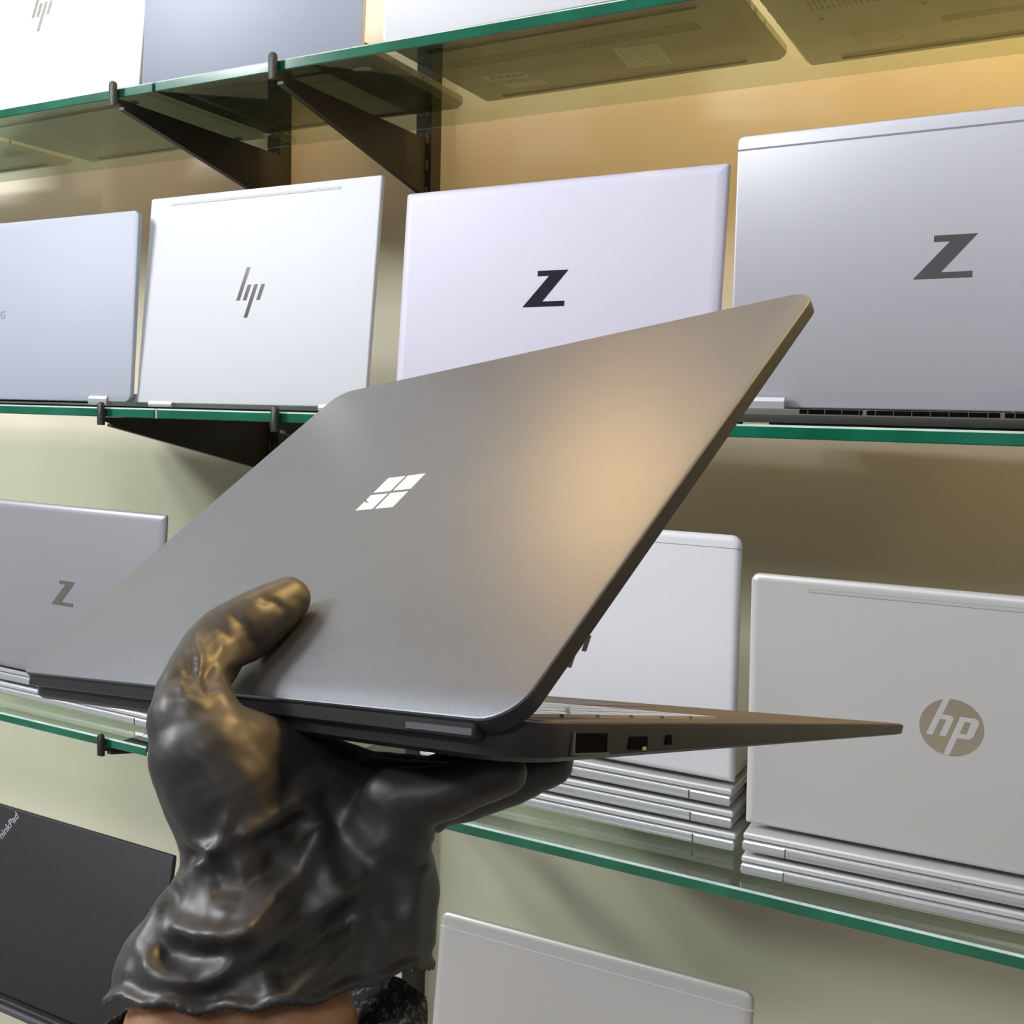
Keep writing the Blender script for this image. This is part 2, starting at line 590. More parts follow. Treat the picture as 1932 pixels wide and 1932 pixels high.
    if vents:
        b = MB()
        y0, z0_, z1_, segs = vents
        for xa, xb in segs:
            b.box(xa, xb, y0 - 0.0004, y0 + 0.003, z0_, z1_)
        link('rear_vents', b.mesh(), root, [M['void']])
        f = MB()
        for xa, xb in segs:
            x = xa + 0.006
            while x < xb - 0.002:
                f.box(x, x + 0.0006, y0 - 0.0005, y0 + 0.002, z0_, z1_)
                x += 0.0125
        link('vent_fins', f.mesh(), root, [M['seam']])
    if under:
        under(base, w, depth, z0)
    return root, lid, base


M['seam_soft'] = mat('thin_grey_groove', (0.30, 0.30, 0.31), 0.6)


def slot_rows(x0, x1, y0, rows, pitch=0.0022, ln=0.0055, gap=0.002, slant=0.3, wd=0.0009):
    b = MB()
    for r in range(rows):
        yy = y0 + r * (ln + gap)
        x = x0
        while x < x1:
            b.poly([(x, yy), (x + wd, yy), (x + wd + slant * ln, yy + ln), (x + slant * ln, yy + ln)], -0.0003, 0.0003)
            x += pitch
    return b.mesh('slots')


def flat_label(base, x, y, z, w, h, rot, lines, title=None, name='sticker', m='paper', mirror=True):
    """paper label stuck on the underside: built in a frame looking up at the base"""
    mw = T((x, y, z - 0.0002)) @ Matrix.Rotation(rot, 4, 'Z') @ Matrix.Rotation(math.pi, 4, 'X')
    st = link(name, MB().box(-w / 2, w / 2, -h / 2, h / 2, 0, 0.00015).mesh(), base, [M[m]], mw)
    if title:
        link('handwriting', text_mesh(title, h * 0.85, 0.00005, shear=0.3, bold=0.00035), st, [M['ink']], T((0, 0, 0.0002)))
    if lines:
        b = MB()
        random.seed(5)
        for k in range(lines):
            yy = h / 2 - h * (k + 1) / (lines + 1)
            x0 = -w / 2 + 0.003
            while x0 < w / 2 - 0.004:
                ww = random.uniform(0.0015, 0.005)
                b.box(x0, min(x0 + ww, w / 2 - 0.002), yy - 0.0006, yy + 0.0006, 0.00015, 0.00022)
                x0 += ww + 0.0015
        link('printed_lines', b.mesh(), st, [M['ink']])
    return st


def under_a3(base, w, d, z0):
    link('underside_vents', slot_rows(-w * 0.42, w * 0.36, 0.052, 2, 0.0040, 0.0090, 0.0015, wd=0.0017), base, [M['void']], T((0, 0, z0 + 0.0001)))
    flat_label(base, 0.046, 0.112, z0, 0.042, 0.054, 0.12, 7, None)
    flat_label(base, -0.098, 0.110, z0, 0.046, 0.017, 0.10, 0, 'Z6454')
    flat_label(base, -0.090, 0.138, z0, 0.042, 0.013, 0.08, 2, None)


def under_a4(base, w, d, z0):
    link('underside_vents', slot_rows(-w * 0.40, w * 0.40, 0.050, 2, 0.0042, 0.0085, 0.0035, 0.15), base, [M['rubber']], T((0, 0, z0 + 0.0001)))
    flat_label(base, -0.105, 0.150, z0, 0.045, 0.034, 0.02, 5, None, 'sticker', 'under_silver')
    flat_label(base, -0.01, 0.130, z0, 0.085, 0.012, 0.0, 2, None, 'printed_panel', 'under_olive')
    for x in (-0.14, -0.06, 0.02, 0.10):
        for y in (0.09, 0.19):
            link('screw', disc_mesh(0.0022, 0, 0.0008, 12), base, [M['seam']], T((x, y, z0 - 0.0003)))


def under_a2(base, w, d, z0):
    flat_label(base, 0.115, 0.030, z0, 0.020, 0.008, 0.1, 1, None)
    link('underside_vents', slot_rows(-w * 0.35, w * 0.30, 0.045, 1, 0.0030, 0.006, 0.002), base, [M['rubber']], T((0, 0, z0 + 0.0001)))


def closed_laptop(label, X, Y, phi, w, depth, z, m='silver', ms='spine', word=None, pitch=0.0185, seam=0.118, group='closed laptops stacked flat'):
    root = thing('closed_laptop', label, 'laptop', (X, Y, z), phi, group)
    bz = pitch * 0.56
    # base: bevelled spine facing the room
    prof = [(0.004, 0.0016), (0.0012, 0.0022), (0.0, 0.0050), (0.0004, bz - 0.0012), (0.0014, bz)]
    base = link('base', slab(w, depth, 0.006, 0.0015, prof, 'base', ang=18), root, [M[ms]])
    for yy in (0.014, depth - 0.022):
        link('rubber_foot', slab(w * 0.8, 0.007, 0.003, 0.003, [(0.0004, 0.0), (0, 0.0006), (0, 0.0022)], 'foot'), base, [M['rubber']], T((0, yy, 0)))
    prof = [(0.0010, 0), (0.0, 0.0008), (0.0, pitch * 0.20), (0.0012, pitch * 0.27), (0.0030, pitch * 0.285)]
    lid = link('lid', slab(w, depth - 0.0035, 0.006, 0.0015, prof, 'lid', ang=18), root, [M[m]], T((0, 0.0035, bz + 0.0006)))
    hw = w - 2 * seam * w
    hp = [(0.0, 0.0042), (-0.0005, 0.0060), (-0.0003, bz - 0.0012), (0.0010, bz - 0.0003), (0.003, bz - 0.0002), (0.003, 0.0035), (0.0010, 0.0030)]
    me = MB()
    n = len(hp)
    me.v += [(x, y, zz) for x in (-hw / 2, hw / 2) for y, zz in hp]
    me.f += [tuple(range(n)), tuple(range(n, 2 * n))[::-1]] + [(j, n + j, n + (j + 1) % n, (j + 1) % n) for j in range(n)]
    hc = link('hinge_cover', me.mesh(), root, [M[ms]])
    for x in (-hw / 2 - 0.0004, hw / 2 + 0.0004):
        link('hinge_seam', MB().box(x - 0.0004, x + 0.0004, -0.0004, 0.004, 0.0030, bz - 0.0002).mesh(), root, [M['seam']])
    if word:
        link('embossed_lettering', text_mesh(word, 0.0052, 0.00008), hc, [M['print_grey']], basis((1, 0, 0), (0, 0, 1), (0, -1, 0), (0, -0.00055, 0.0072)))
    for x in (w / 2, -w / 2):
        for ya, yb in ((0.045, 0.058), (0.068, 0.076), (0.120, 0.123)):
            link('side_port', MB().box(x - 0.0006, x + 0.0003, ya, yb, 0.0045, bz - 0.0018).mesh(), base, [M['rubber']])
    return root


ZA, ZB, ZC, ZD = (SHELF_Z[k] for k in 'ABCD')
# --- top shelf
laptop('added silver laptop beyond the far left end of the top shelf, mostly out of view, shades the wall', -1.404, 0.0212, 0.0, 0.09, 0.323, 0.216, ZA, 0.006, 'silver_soft', 'under_silver', depth=0.20)  # extra laptop added out of frame to block light from the wall below
laptop('pale silver laptop at the far left of the top shelf, dark four-slash emblem', -1.0516, 0.0232, -0.0176, 0.11, 0.323, 0.216, ZA, 0.006, 'silver_soft', 'under_silver',
       logo=('slash', -0.008, 0.002, 0.95, 'chrome'), rt=0.004, rb=0.004, depth=0.20)
laptop('blue-grey laptop on the top shelf with a dark charcoal underside', -0.7450, 0.0211, 0.0081, 0.054, 0.282, 0.216, ZA, 0.006, 'blue_soft', 'under_dark', rt=0.004, rb=0.003, depth=0.185, under=under_a2)
laptop('silver laptop on the top shelf with handwritten sticker under its base', -0.4165, 0.0157, -0.015, 0.03, 0.323, 0.216, ZA, 0.006, 'silver_white', 'under_olive', rt=0.006, rb=0.005, depth=0.180, under=under_a3)
laptop('laptop at the right end of the top shelf, only its vented silver base in view', -0.065, 0.012, -0.01, 0.03, 0.357, 0.24, ZA, 0.008, 'silver', 'under_silver', rt=0.008, rb=0.006, depth=0.206, under=under_a4)
# --- second shelf
laptop('blue-grey laptop at the left end of the second shelf, rounded corners and a bright hinge', -1.0483, 0.010, 0.0032, 0.0685, 0.305, 0.2058, ZB, 0.006, 'silver_blue', 'silver_mid', rt=0.009, rb=0.009,
       logo=('SAMSUNG', -0.087, 0.098, 0.0125, 'antenna'), hinge=[(0.090, 0.118, 0.0025, 0.0125, -0.0015), (-0.118, -0.090, 0.0025, 0.0125, -0.0015)],
       vents=(0.0062, 0.004, 0.0075, [(-0.09, 0.085)]), depth=0.19)
laptop('white-silver laptop on the second shelf with a four-slash emblem', -0.7419, 0.016, -0.0065, 0.1046, 0.3047, 0.2205, ZB, 0.006, 'silver_bright', 'silver_mid', rt=0.0025, rb=0.0025,
       logo=('slash', -0.0005, 0.004, 1.0, 'chrome'), slit=(-0.122, 0.105, 0.0070, 0.0026), hinge=[(-0.132, -0.098, 0.002, 0.0085, -0.001), (0.098, 0.132, 0.002, 0.0085, -0.001)], depth=0.195)
laptop('lilac-silver laptop on the second shelf with a black Z emblem', -0.4086, 0.0223, -0.0172, 0.0736, 0.311, 0.2030, ZB, 0.004, 'silver_lilac', 'silver_mid', rt=0.0035, rb=0.003, soft=0.009,
       logo=('z', -0.002, 0.007, 1.0, 'chrome_dark'), depth=0.20)
laptop('large grey laptop at the right end of the second shelf, vented rear edge', -0.0790, 0.0231, -0.0285, -0.0300, 0.328, 0.2080, ZB, 0.0135, 'silver_mid', 'base_shaded', rt=0.005, rb=0.003,
       logo=('z', -0.009, 0.005, 0.97, 'chrome'), band=(0.0098, 0.0014, 'antenna'), base_front=-0.017, depth=0.235, bh=0.0125,
       hinge=[(-0.157, -0.117, 0.003, 0.0215, -0.0095), (0.117, 0.157, 0.004, 0.0215, -0.0095)],
       vents=(-0.0168, 0.0088, 0.0122, [(-0.103, -0.057), (-0.054, 0.035), (0.038, 0.112)]))
# --- third shelf
PC = 0.0185
for k in range(2):
    closed_laptop('closed silver laptop under the dark-grey Z laptop, %s of its stack of two' % ('bottom' if k == 0 else 'top'), -1.0540, 0.046 + 0.002 * k, -0.014 + 0.004 * k, 0.3225, 0.200, ZC + k * PC, 'silver_mid', 'spine')
laptop('grey laptop with a mirrored Z emblem, raised on two closed laptops at left', -1.0523, 0.0439, -0.018, 0.0673, 0.3225, 0.2088, ZC + 2 * PC, 0.002, 'silver_dim', 'silver_dim', rt=0.0035, rb=0.003, soft=0.009,
       logo=('z', -0.004, -0.001, 0.97, 'gold_chrome'), depth=0.195)
for k in range(3):
    closed_laptop('silver closed laptop under the white open one, %s of three' % ('bottom', 'middle', 'top')[k], -0.3960 + (0.006, 0.0025, 0)[k], 0.060 + (0, 0.002, 0.004)[k], 0.012 - 0.002 * k, 0.318, 0.190, ZC + k * PC, 'silver', 'spine',
                  word=('PROBOOK', 'PROBOOK', 'ELITEBOOK')[k])
laptop('white-silver open laptop on a stack of three, separate top strip and a slash emblem', -0.3951, 0.0715, 0.0104, -0.055, 0.3163, 0.2157, ZC + 3 * PC, 0.002, 'silver_white', 'silver', rt=0.009, rb=0.002, soft=0.006,
       logo=('slash', 0.006, -0.001, 0.97, 'bronze_mirror'), band=(0.0105, 0.0005, 'antenna'), depth=0.178)
for k in range(2):
    closed_laptop('closed silver laptop under the round-emblem laptop, %s of the two' % ('lower', 'upper')[k], -0.0620, 0.028 + 0.002 * k, 0.035 - 0.003 * k, 0.306, 0.20, ZC + k * PC, 'silver', 'spine', word='PROBOOK' if k else None, seam=0.115)
laptop('silver laptop with a round mirrored emblem, raised on two closed laptops', -0.0640, 0.0424, 0.0345, -0.100, 0.3046, 0.2115, ZC + 2 * PC, 0.002, 'silver', 'silver', rt=0.007, rb=0.002, soft=0.006,
       logo=('disc', -0.001, 0.002, 1.0, 'gold_chrome'), slit=(-0.108, 0.150, 0.0080, 0.0032), depth=0.195)
# --- lowest shelf
closed_laptop('closed black laptop lying under the black open laptop on the lowest shelf', -1.0170, -0.016, 0.003, 0.323, 0.21, ZD, 'black_soft', 'seam', pitch=0.0190)
r7, l7, b7 = laptop('black matte open laptop at lower left with small slanted lettering in its corner', -1.0149, -0.0089, 0.0033, 0.1771, 0.323, 0.217, ZD + 0.0190, 0.002, 'black_soft', 'black_soft', rt=0.003, rb=0.003, depth=0.21)
tx = link('lettering', text_mesh('ThinkPad', 0.0135, 0.0001, bold=0.0002), l7, [M['spine']], T((-0.116, 0.192, 0.0001)) @ Matrix.Rotation(math.radians(52), 4, 'Z'))
link('red_dot', disc_mesh(0.0009, 0, 0.0002, 16), l7, [M['red']], T((-0.1255, 0.1865, 0.0002)))
closed_laptop('closed silver laptop lying under the silver laptop on the lowest shelf', -0.3780, 0.052, 0.03, 0.323, 0.20, ZD, 'silver', 'spine', pitch=0.0190)
laptop('silver laptop at the bottom of the picture with a bright rounded top strip', -0.3774, 0.0671, 0.0296, 0.1305, 0.323, 0.2075, ZD + 0.0190, 0.002, 'silver_warm', 'silver', rt=0.009, rb=0.003, soft=0.009,
       band=(0.0150, 0.0004, 'logo_white'), depth=0.19)

# ------------------------------------------------------------------ the black laptop held open in the air
UX = Vector((0.9603, -0.2417, 0.1392)).normalized()
UY = Vector((0.1267, 0.8227, 0.5542))
UY = (UY - UX * UY.dot(UX)).normalized()
UZ = UX.cross(UY)
HO = Vector((-0.2720, -0.5201, -0.0998))
ang = math.radians(45.5)
DV = UY * math.cos(ang) - UZ * math.sin(ang)
NV = UY * math.sin(ang) + UZ * math.cos(ang)
HW, HH = 0.308, 0.2412

held = thing('laptop', 'black matte laptop held half open in front of the shelves, four-pane window emblem', 'laptop', HO)
BASE_MW = basis(UX, DV, NV)
LID_MW = basis(UX, UY, UZ)
lid = link('lid', slab(HW, HH, 0.0125, 0.0125, [(0.0006, -0.0062), (0, -0.0056), (0, -0.0008), (0.0003, -0.0002), (0.0009, 0)], 'lid', ang=40), held, [M['held_black'], M['held_side']], LID_MW)
for p in lid.data.polygons:
    if p.normal.z < 0.35:
        p.material_index = 1
link('screen', slab(HW - 0.010, HH - 0.016, 0.006, 0.006, [(0.0005, -0.0004), (0, 0)], 'screen'), lid, [M['screen']], T((0, 0.008, -0.0063)))
lg = MB()
g, q = 0.0009, 0.0112
for sx in (-1, 1):
    for sy in (-1, 1):
        xa, xb = sorted((sx * g, sx * (g + q)))
        ya, yb = sorted((sy * g, sy * (g + q)))
        lg.box(xa, xb, ya, yb, -0.0002, 0.00015)
em = link('emblem', lg.mesh(), lid, [M['logo_white']], T((0.0, HH / 2, 0)))
sc = MB()
sc.v += [(-0.0125, -0.0052, 0.0003), (-0.0098, -0.0066, 0.0003), (-0.0072, -0.0074, 0.0003), (-0.0098, -0.0060, 0.0003), (-0.0118, -0.0046, 0.0003)]
sc.f += [(0, 1, 2, 3, 4)]
link('scratch', sc.mesh(), em, [M['held_side']])


def wedge(z, y):
    t = min(max((y - 0.01) / 0.25, 0), 1)
    return z * (1.0 - 0.62 * t)


BL = 0.262
base = link('base', slab(HW, BL - 0.003, 0.010, 0.020, [(0.0030, -0.0112), (0.0008, -0.0098), (0.0, -0.0020), (0.0003, -0.0004), (0.0010, 0.0)], 'base', ang=30, zf=wedge), held,
            [M['held_side']], BASE_MW @ T((0, 0.0035, 0)))
link('keyboard_deck', slab(HW - 0.0016, BL - 0.018, 0.009, 0.004, [(0, -0.0003), (0.0003, 0.0002)], 'deck'), base, [M['held_deck']], T((0, 0.0135, 0)))
link('keyboard', keyboard_mesh(0.274, 0.022, 0.128, 6, 14, 0.0002, 0.0010), base, [M['key_sheen']])
link('touchpad', slab(0.100, 0.066, 0.003, 0.003, [(0, 0), (0.0003, 0.0004)], 'pad'), base, [M['held_side']], T((0, 0.150, 0)))
x = HW / 2
b = MB().box(x - 0.002, x + 0.0001, 0.024, 0.039, -0.0084, -0.0030)
link('port_socket', b.mesh(), base, [M['void']])
b = MB()
b.box(x - 0.001, x + 0.0004, 0.0232, 0.0240, -0.0088, -0.0026)
b.box(x - 0.001, x + 0.0004, 0.0232, 0.0400, -0.0090, -0.0084)
link('port_rim', b.mesh(), base, [M['seam']])
b = MB().box(x - 0.002, x + 0.0001, 0.050, 0.0590, -0.0078, -0.0040)
link('port_socket', b.mesh(), base, [M['void']])
link('contact', MB().box(x - 0.0005, x + 0.0004, 0.0560, 0.0580, -0.0080, -0.0070).mesh(), base, [M['brass']])
link('audio_jack', MB().box(x - 0.002, x + 0.0001, 0.069, 0.072, -0.0066, -0.0036).mesh(), base, [M['void']])
# hinge barrel strips showing at the spine
link('hinge', slab(0.282, 0.0052, 0.001, 0.001, [(0.0006, -0.0056), (0, -0.005), (0, -0.0016), (0.0008, -0.001)], 'hinge'), held, [M['held_side']], BASE_MW @ T((0, 0.0008, -0.0002)))
link('hinge_trim', MB().box(0.114, 0.1405, 0.0002, 0.0012, -0.0046, -0.0028).mesh(), held, [M['seam']], BASE_MW)
for xx in (-0.11, 0.11):
    link('rubber_foot', slab(0.05, 0.006, 0.002, 0.002, [(0.0004, -0.0015), (0, -0.001), (0, 0.0004)], 'foot'), base, [M['rubber']], T((xx, 0.02, -0.0112)))

# ------------------------------------------------------------------ the person's gloved hand and forearm
# skeleton nodes (x, y, z, radius) in metres
GLOVE_CHAINS = [[(-0.2487, -0.4970, -0.0679, 0.0086), (-0.2500, -0.5043, -0.0711, 0.0104), (-0.2520, -0.5143, -0.0755, 0.0118), (-0.2545, -0.5221, -0.0793, 0.0122), (-0.2538, -0.5294, -0.0831, 0.0122), (-0.2486, -0.5406, -0.0863, 0.0112), (-0.2427, -0.5494, -0.0915, 0.0128), (-0.2369, -0.5548, -0.0970, 0.0148), (-0.2305, -0.5558, -0.1067, 0.0180), (-0.2250, -0.5540, -0.1172, 0.0195), (-0.2203, -0.5526, -0.1286, 0.0190), (-0.2154, -0.5546, -0.1404, 0.0195), (-0.2094, -0.5604, -0.1500, 0.0215), (-0.2068, -0.5676, -0.1561, 0.0225)],
    [(-0.2118, -0.5505, -0.1514, 0.0240), (-0.2127, -0.5239, -0.1384, 0.0160), (-0.2134, -0.5022, -0.1278, 0.0110), (-0.2010, -0.4732, -0.1345, 0.0095), (-0.1924, -0.4538, -0.1316, 0.0085), (-0.1871, -0.4400, -0.1297, 0.0075)],
    [(-0.2003, -0.5388, -0.1533, 0.0260), (-0.2001, -0.5208, -0.1392, 0.0160), (-0.1998, -0.5060, -0.1278, 0.0115), (-0.1831, -0.4759, -0.1333, 0.0096), (-0.1725, -0.4571, -0.1306, 0.0088), (-0.1644, -0.4438, -0.1273, 0.0078)],
    [(-0.2003, -0.5388, -0.1533, 0.0260), (-0.1945, -0.5256, -0.1382, 0.0160), (-0.1898, -0.5148, -0.1259, 0.0112), (-0.1730, -0.4944, -0.1271, 0.0095), (-0.1615, -0.4799, -0.1238, 0.0085), (-0.1530, -0.4689, -0.1205, 0.0075)],
    [(-0.1886, -0.5268, -0.1518, 0.0220), (-0.1852, -0.5255, -0.1354, 0.0155), (-0.1824, -0.5245, -0.1219, 0.0106), (-0.1685, -0.5172, -0.1188, 0.0090), (-0.1577, -0.5128, -0.1138, 0.0080), (-0.1490, -0.5114, -0.1103, 0.0070)],
    [(-0.2305, -0.5558, -0.1067, 0.0180), (-0.2134, -0.5022, -0.1278, 0.0120)],
    [(-0.2203, -0.5526, -0.1286, 0.0190), (-0.1998, -0.5060, -0.1278, 0.0120)],
    [(-0.2118, -0.5505, -0.1514, 0.0240), (-0.2003, -0.5388, -0.1533, 0.0260), (-0.1886, -0.5268, -0.1518, 0.0220)],
    [(-0.2118, -0.5505, -0.1514, 0.0240), (-0.2127, -0.5601, -0.1628, 0.0260), (-0.2165, -0.5739, -0.1673, 0.0245), (-0.2133, -0.5822, -0.1759, 0.0240)],
    [(-0.2003, -0.5388, -0.1533, 0.0260), (-0.2002, -0.5492, -0.1660, 0.0280), (-0.1981, -0.5613, -0.1730, 0.0295), (-0.1942, -0.5680, -0.1815, 0.0300)],
    [(-0.1886, -0.5268, -0.1518, 0.0220), (-0.1862, -0.5326, -0.1662, 0.0225), (-0.1832, -0.5434, -0.1758, 0.0235), (-0.1796, -0.5518, -0.1873, 0.0235)]]
ARM_CHAINS = [[(-0.2189, -0.5678, -0.1726, 0.0140), (-0.2132, -0.5791, -0.1799, 0.0205), (-0.2087, -0.5844, -0.1995, 0.0200), (-0.1975, -0.5961, -0.2268, 0.0190)],
    [(-0.1985, -0.5511, -0.1714, 0.0150), (-0.1908, -0.5639, -0.1810, 0.0208), (-0.1862, -0.5703, -0.2002, 0.0205), (-0.1776, -0.5823, -0.2286, 0.0190)],
    [(-0.2087, -0.5587, -0.1707, 0.0150), (-0.2024, -0.5690, -0.1819, 0.0205), (-0.1996, -0.5742, -0.2025, 0.0200), (-0.1893, -0.5864, -0.2305, 0.0190)]]
CREASES = [
    ([(-0.2583, -0.5274, -0.0737), (-0.2526, -0.5249, -0.0790), (-0.2480, -0.5233, -0.0870)], -0.00090, 0.00120),
    ([(-0.2572, -0.5327, -0.0763), (-0.2520, -0.5305, -0.0815), (-0.2473, -0.5287, -0.0882)], -0.00090, 0.00120),
    ([(-0.2553, -0.5377, -0.0792), (-0.2503, -0.5355, -0.0831), (-0.2464, -0.5339, -0.0883)], -0.00080, 0.00120),
    ([(-0.2618, -0.5178, -0.0728), (-0.2565, -0.5155, -0.0783), (-0.2521, -0.5141, -0.0866)], -0.00080, 0.00120),
    ([(-0.2513, -0.5476, -0.0849), (-0.2461, -0.5444, -0.0810), (-0.2404, -0.5414, -0.0818), (-0.2354, -0.5394, -0.0882)], -0.00220, 0.00220),
    ([(-0.2462, -0.5507, -0.0868), (-0.2379, -0.5464, -0.0871), (-0.2309, -0.5431, -0.0916)], -0.00070, 0.00180),
    ([(-0.2415, -0.5542, -0.0893), (-0.2298, -0.5483, -0.0923)], -0.00050, 0.00180),
    ([(-0.2648, -0.5079, -0.0722), (-0.2593, -0.5056, -0.0778), (-0.2551, -0.5042, -0.0859)], -0.00060, 0.00130),
    ([(-0.2624, -0.5008, -0.0706), (-0.2578, -0.4989, -0.0753), (-0.2538, -0.4975, -0.0830)], -0.00050, 0.00140),
    ([(-0.2582, -0.4926, -0.0674), (-0.2538, -0.4903, -0.0682), (-0.2510, -0.4891, -0.0711)], -0.00050, 0.00130),
    ([(-0.2240, -0.5716, -0.1282), (-0.2144, -0.5664, -0.1273), (-0.2126, -0.5644, -0.1172)], 0.00130, 0.00220),
    ([(-0.2245, -0.5721, -0.1303), (-0.2155, -0.5673, -0.1300)], -0.00120, 0.00200),
    ([(-0.2098, -0.5694, -0.1246), (-0.2167, -0.5740, -0.1339), (-0.2235, -0.5783, -0.1412), (-0.2277, -0.5815, -0.1498)], 0.00240, 0.00300),
    ([(-0.2180, -0.5744, -0.1310), (-0.2224, -0.5774, -0.1373)], -0.00150, 0.00300),
    ([(-0.2117, -0.5770, -0.1341), (-0.2018, -0.5718, -0.1344), (-0.1923, -0.5661, -0.1276)], -0.00240, 0.00320),
    ([(-0.2108, -0.5643, -0.1250), (-0.2035, -0.5601, -0.1224), (-0.1948, -0.5550, -0.1173)], 0.00150, 0.00300),
    ([(-0.2039, -0.5665, -0.1267), (-0.1919, -0.5596, -0.1218)], -0.00150, 0.00300),
    ([(-0.2010, -0.5726, -0.1465), (-0.1895, -0.5654, -0.1357), (-0.1841, -0.5613, -0.1239)], 0.00220, 0.00340),
    ([(-0.2156, -0.5916, -0.1449), (-0.1966, -0.5814, -0.1444), (-0.1884, -0.5771, -0.1448)], 0.00200, 0.00260),
    ([(-0.2167, -0.5926, -0.1493), (-0.2075, -0.5879, -0.1503), (-0.1952, -0.5812, -0.1493)], -0.00260, 0.00400),
    ([(-0.2172, -0.5987, -0.1502), (-0.2080, -0.5943, -0.1554), (-0.1993, -0.5896, -0.1546), (-0.1915, -0.5850, -0.1499)], 0.00220, 0.00300),
    ([(-0.1995, -0.5458, -0.1144), (-0.1940, -0.5443, -0.1284), (-0.1824, -0.5399, -0.1458)], 0.00160, 0.00340),
    ([(-0.2028, -0.5364, -0.1166), (-0.1959, -0.5342, -0.1314), (-0.1852, -0.5302, -0.1478)], -0.00200, 0.00300),
    ([(-0.1710, -0.5557, -0.1375), (-0.1818, -0.5622, -0.1439), (-0.1959, -0.5704, -0.1516)], 0.00240, 0.00320),
    ([(-0.1919, -0.5686, -0.1548), (-0.1827, -0.5633, -0.1507), (-0.1709, -0.5566, -0.1466)], -0.00360, 0.00600),
    ([(-0.1909, -0.5741, -0.1582), (-0.1829, -0.5700, -0.1595), (-0.1728, -0.5639, -0.1525), (-0.1664, -0.5601, -0.1485)], 0.00180, 0.00300),
    ([(-0.2196, -0.5821, -0.1419), (-0.2090, -0.5762, -0.1401), (-0.1994, -0.5714, -0.1428)], -0.00160, 0.00450),
    ([(-0.1962, -0.5684, -0.1306), (-0.1902, -0.5662, -0.1395)], -0.00120, 0.00300),
    ([(-0.2037, -0.5732, -0.1384), (-0.2045, -0.5746, -0.1476)], 0.00100, 0.00300),
    ([(-0.1756, -0.5227, -0.1242), (-0.1675, -0.5196, -0.1356)], 0.00140, 0.00250),
    ([(-0.1800, -0.5263, -0.1360), (-0.1767, -0.5262, -0.1526)], -0.00120, 0.00300),
    ([(-0.1717, -0.5221, -0.1391), (-0.1736, -0.5249, -0.1558)], 0.00100, 0.00250)]
HEM_P = (-0.2389, -0.5820, -0.1748)
HEM_N = (0.2696, -0.3087, -0.9121)
HEM_X = -0.4417
HX = (0.8814, 0.4716, 0.0260)
HY = (-0.0654, 0.0674, 0.9956)
SLEEVE = [(0, 0, 0)]
SLEEVE_RINGS = [((-0.2085, -0.5522, -0.1830), (0.0384, 0.0280, 0.0018), (0.0256, -0.0318, 0.0120)), ((-0.2054, -0.5567, -0.1854), (0.0391, 0.0285, 0.0018), (0.0261, -0.0324, 0.0122)), ((-0.1930, -0.5749, -0.1951), (0.0376, 0.0274, 0.0018), (0.0251, -0.0312, 0.0117)), ((-0.1672, -0.6127, -0.2152), (0.0372, 0.0271, 0.0017), (0.0248, -0.0308, 0.0116)), ((-0.1156, -0.6883, -0.2555), (0.0384, 0.0280, 0.0018), (0.0256, -0.0318, 0.0120))]


def chain_mesh(chains, name, seg=14):
    """tapered limbs: every pair of joints becomes a rounded, tapering segment of one body"""
    V, F = [], []
    for ch in chains:
        for (x0, y0, z0, r0), (x1, y1, z1, r1) in zip(ch, ch[1:]):
            a, b = Vector((x0, y0, z0)), Vector((x1, y1, z1))
            ax = (b - a)
            if ax.length < 1e-5:
                continue
            ax.normalize()
            up = Vector((0, 0, 1)) if abs(ax.z) < 0.9 else Vector((1, 0, 0))
            e1 = ax.cross(up).normalized()
            e2 = ax.cross(e1)
            rings = []
            for k in range(1, 6):
                t = math.pi / 2 * (1 - k / 6.0)
                rings.append((a - ax * (r0 * math.sin(t)), r0 * math.cos(t)))
            rings.append((a, r0))
            rings.append((b, r1))
            for k in range(5, 0, -1):
                t = math.pi / 2 * (1 - k / 6.0)
                rings.append((b + ax * (r1 * math.sin(t)), r1 * math.cos(t)))
            base = len(V)
            for c, r in rings:
                for j in range(seg):
                    q = 2 * math.pi * j / seg
                    V.append(c + e1 * (r * math.cos(q)) + e2 * (r * math.sin(q)))
            for i in range(len(rings) - 1):
                for j in range(seg):
                    p, q = base + i * seg + j, base + i * seg + (j + 1) % seg
                    F.append((p, q, q + seg, p + seg))
            F.append(tuple(base + j for j in range(seg))[::-1])
            F.append(tuple(base + (len(rings) - 1) * seg + j for j in range(seg)))
    return mesh_from(V, F, name)


def fused(me, voxel, iters, factor=0.5):
    ob = bpy.data.objects.new('fuse_source', me)
    COL.objects.link(ob)
    m = ob.modifiers.new('r', 'REMESH')
    m.mode = 'VOXEL'
    m.voxel_size = voxel
    s = ob.modifiers.new('s', 'SMOOTH')
    s.iterations = iters
    s.factor = factor
    dg = bpy.context.evaluated_depsgraph_get()
    out = bpy.data.meshes.new_from_object(ob.evaluated_get(dg))
    bpy.data.objects.remove(ob)
    return out


def coords(me):
    a = np.empty(len(me.vertices) * 3)
    me.vertices.foreach_get('co', a)
    return a.reshape(-1, 3)


def vnormals(me):
    a = np.empty(len(me.vertices) * 3)
    me.vertex_normals.foreach_get('vector', a)
    return a.reshape(-1, 3)


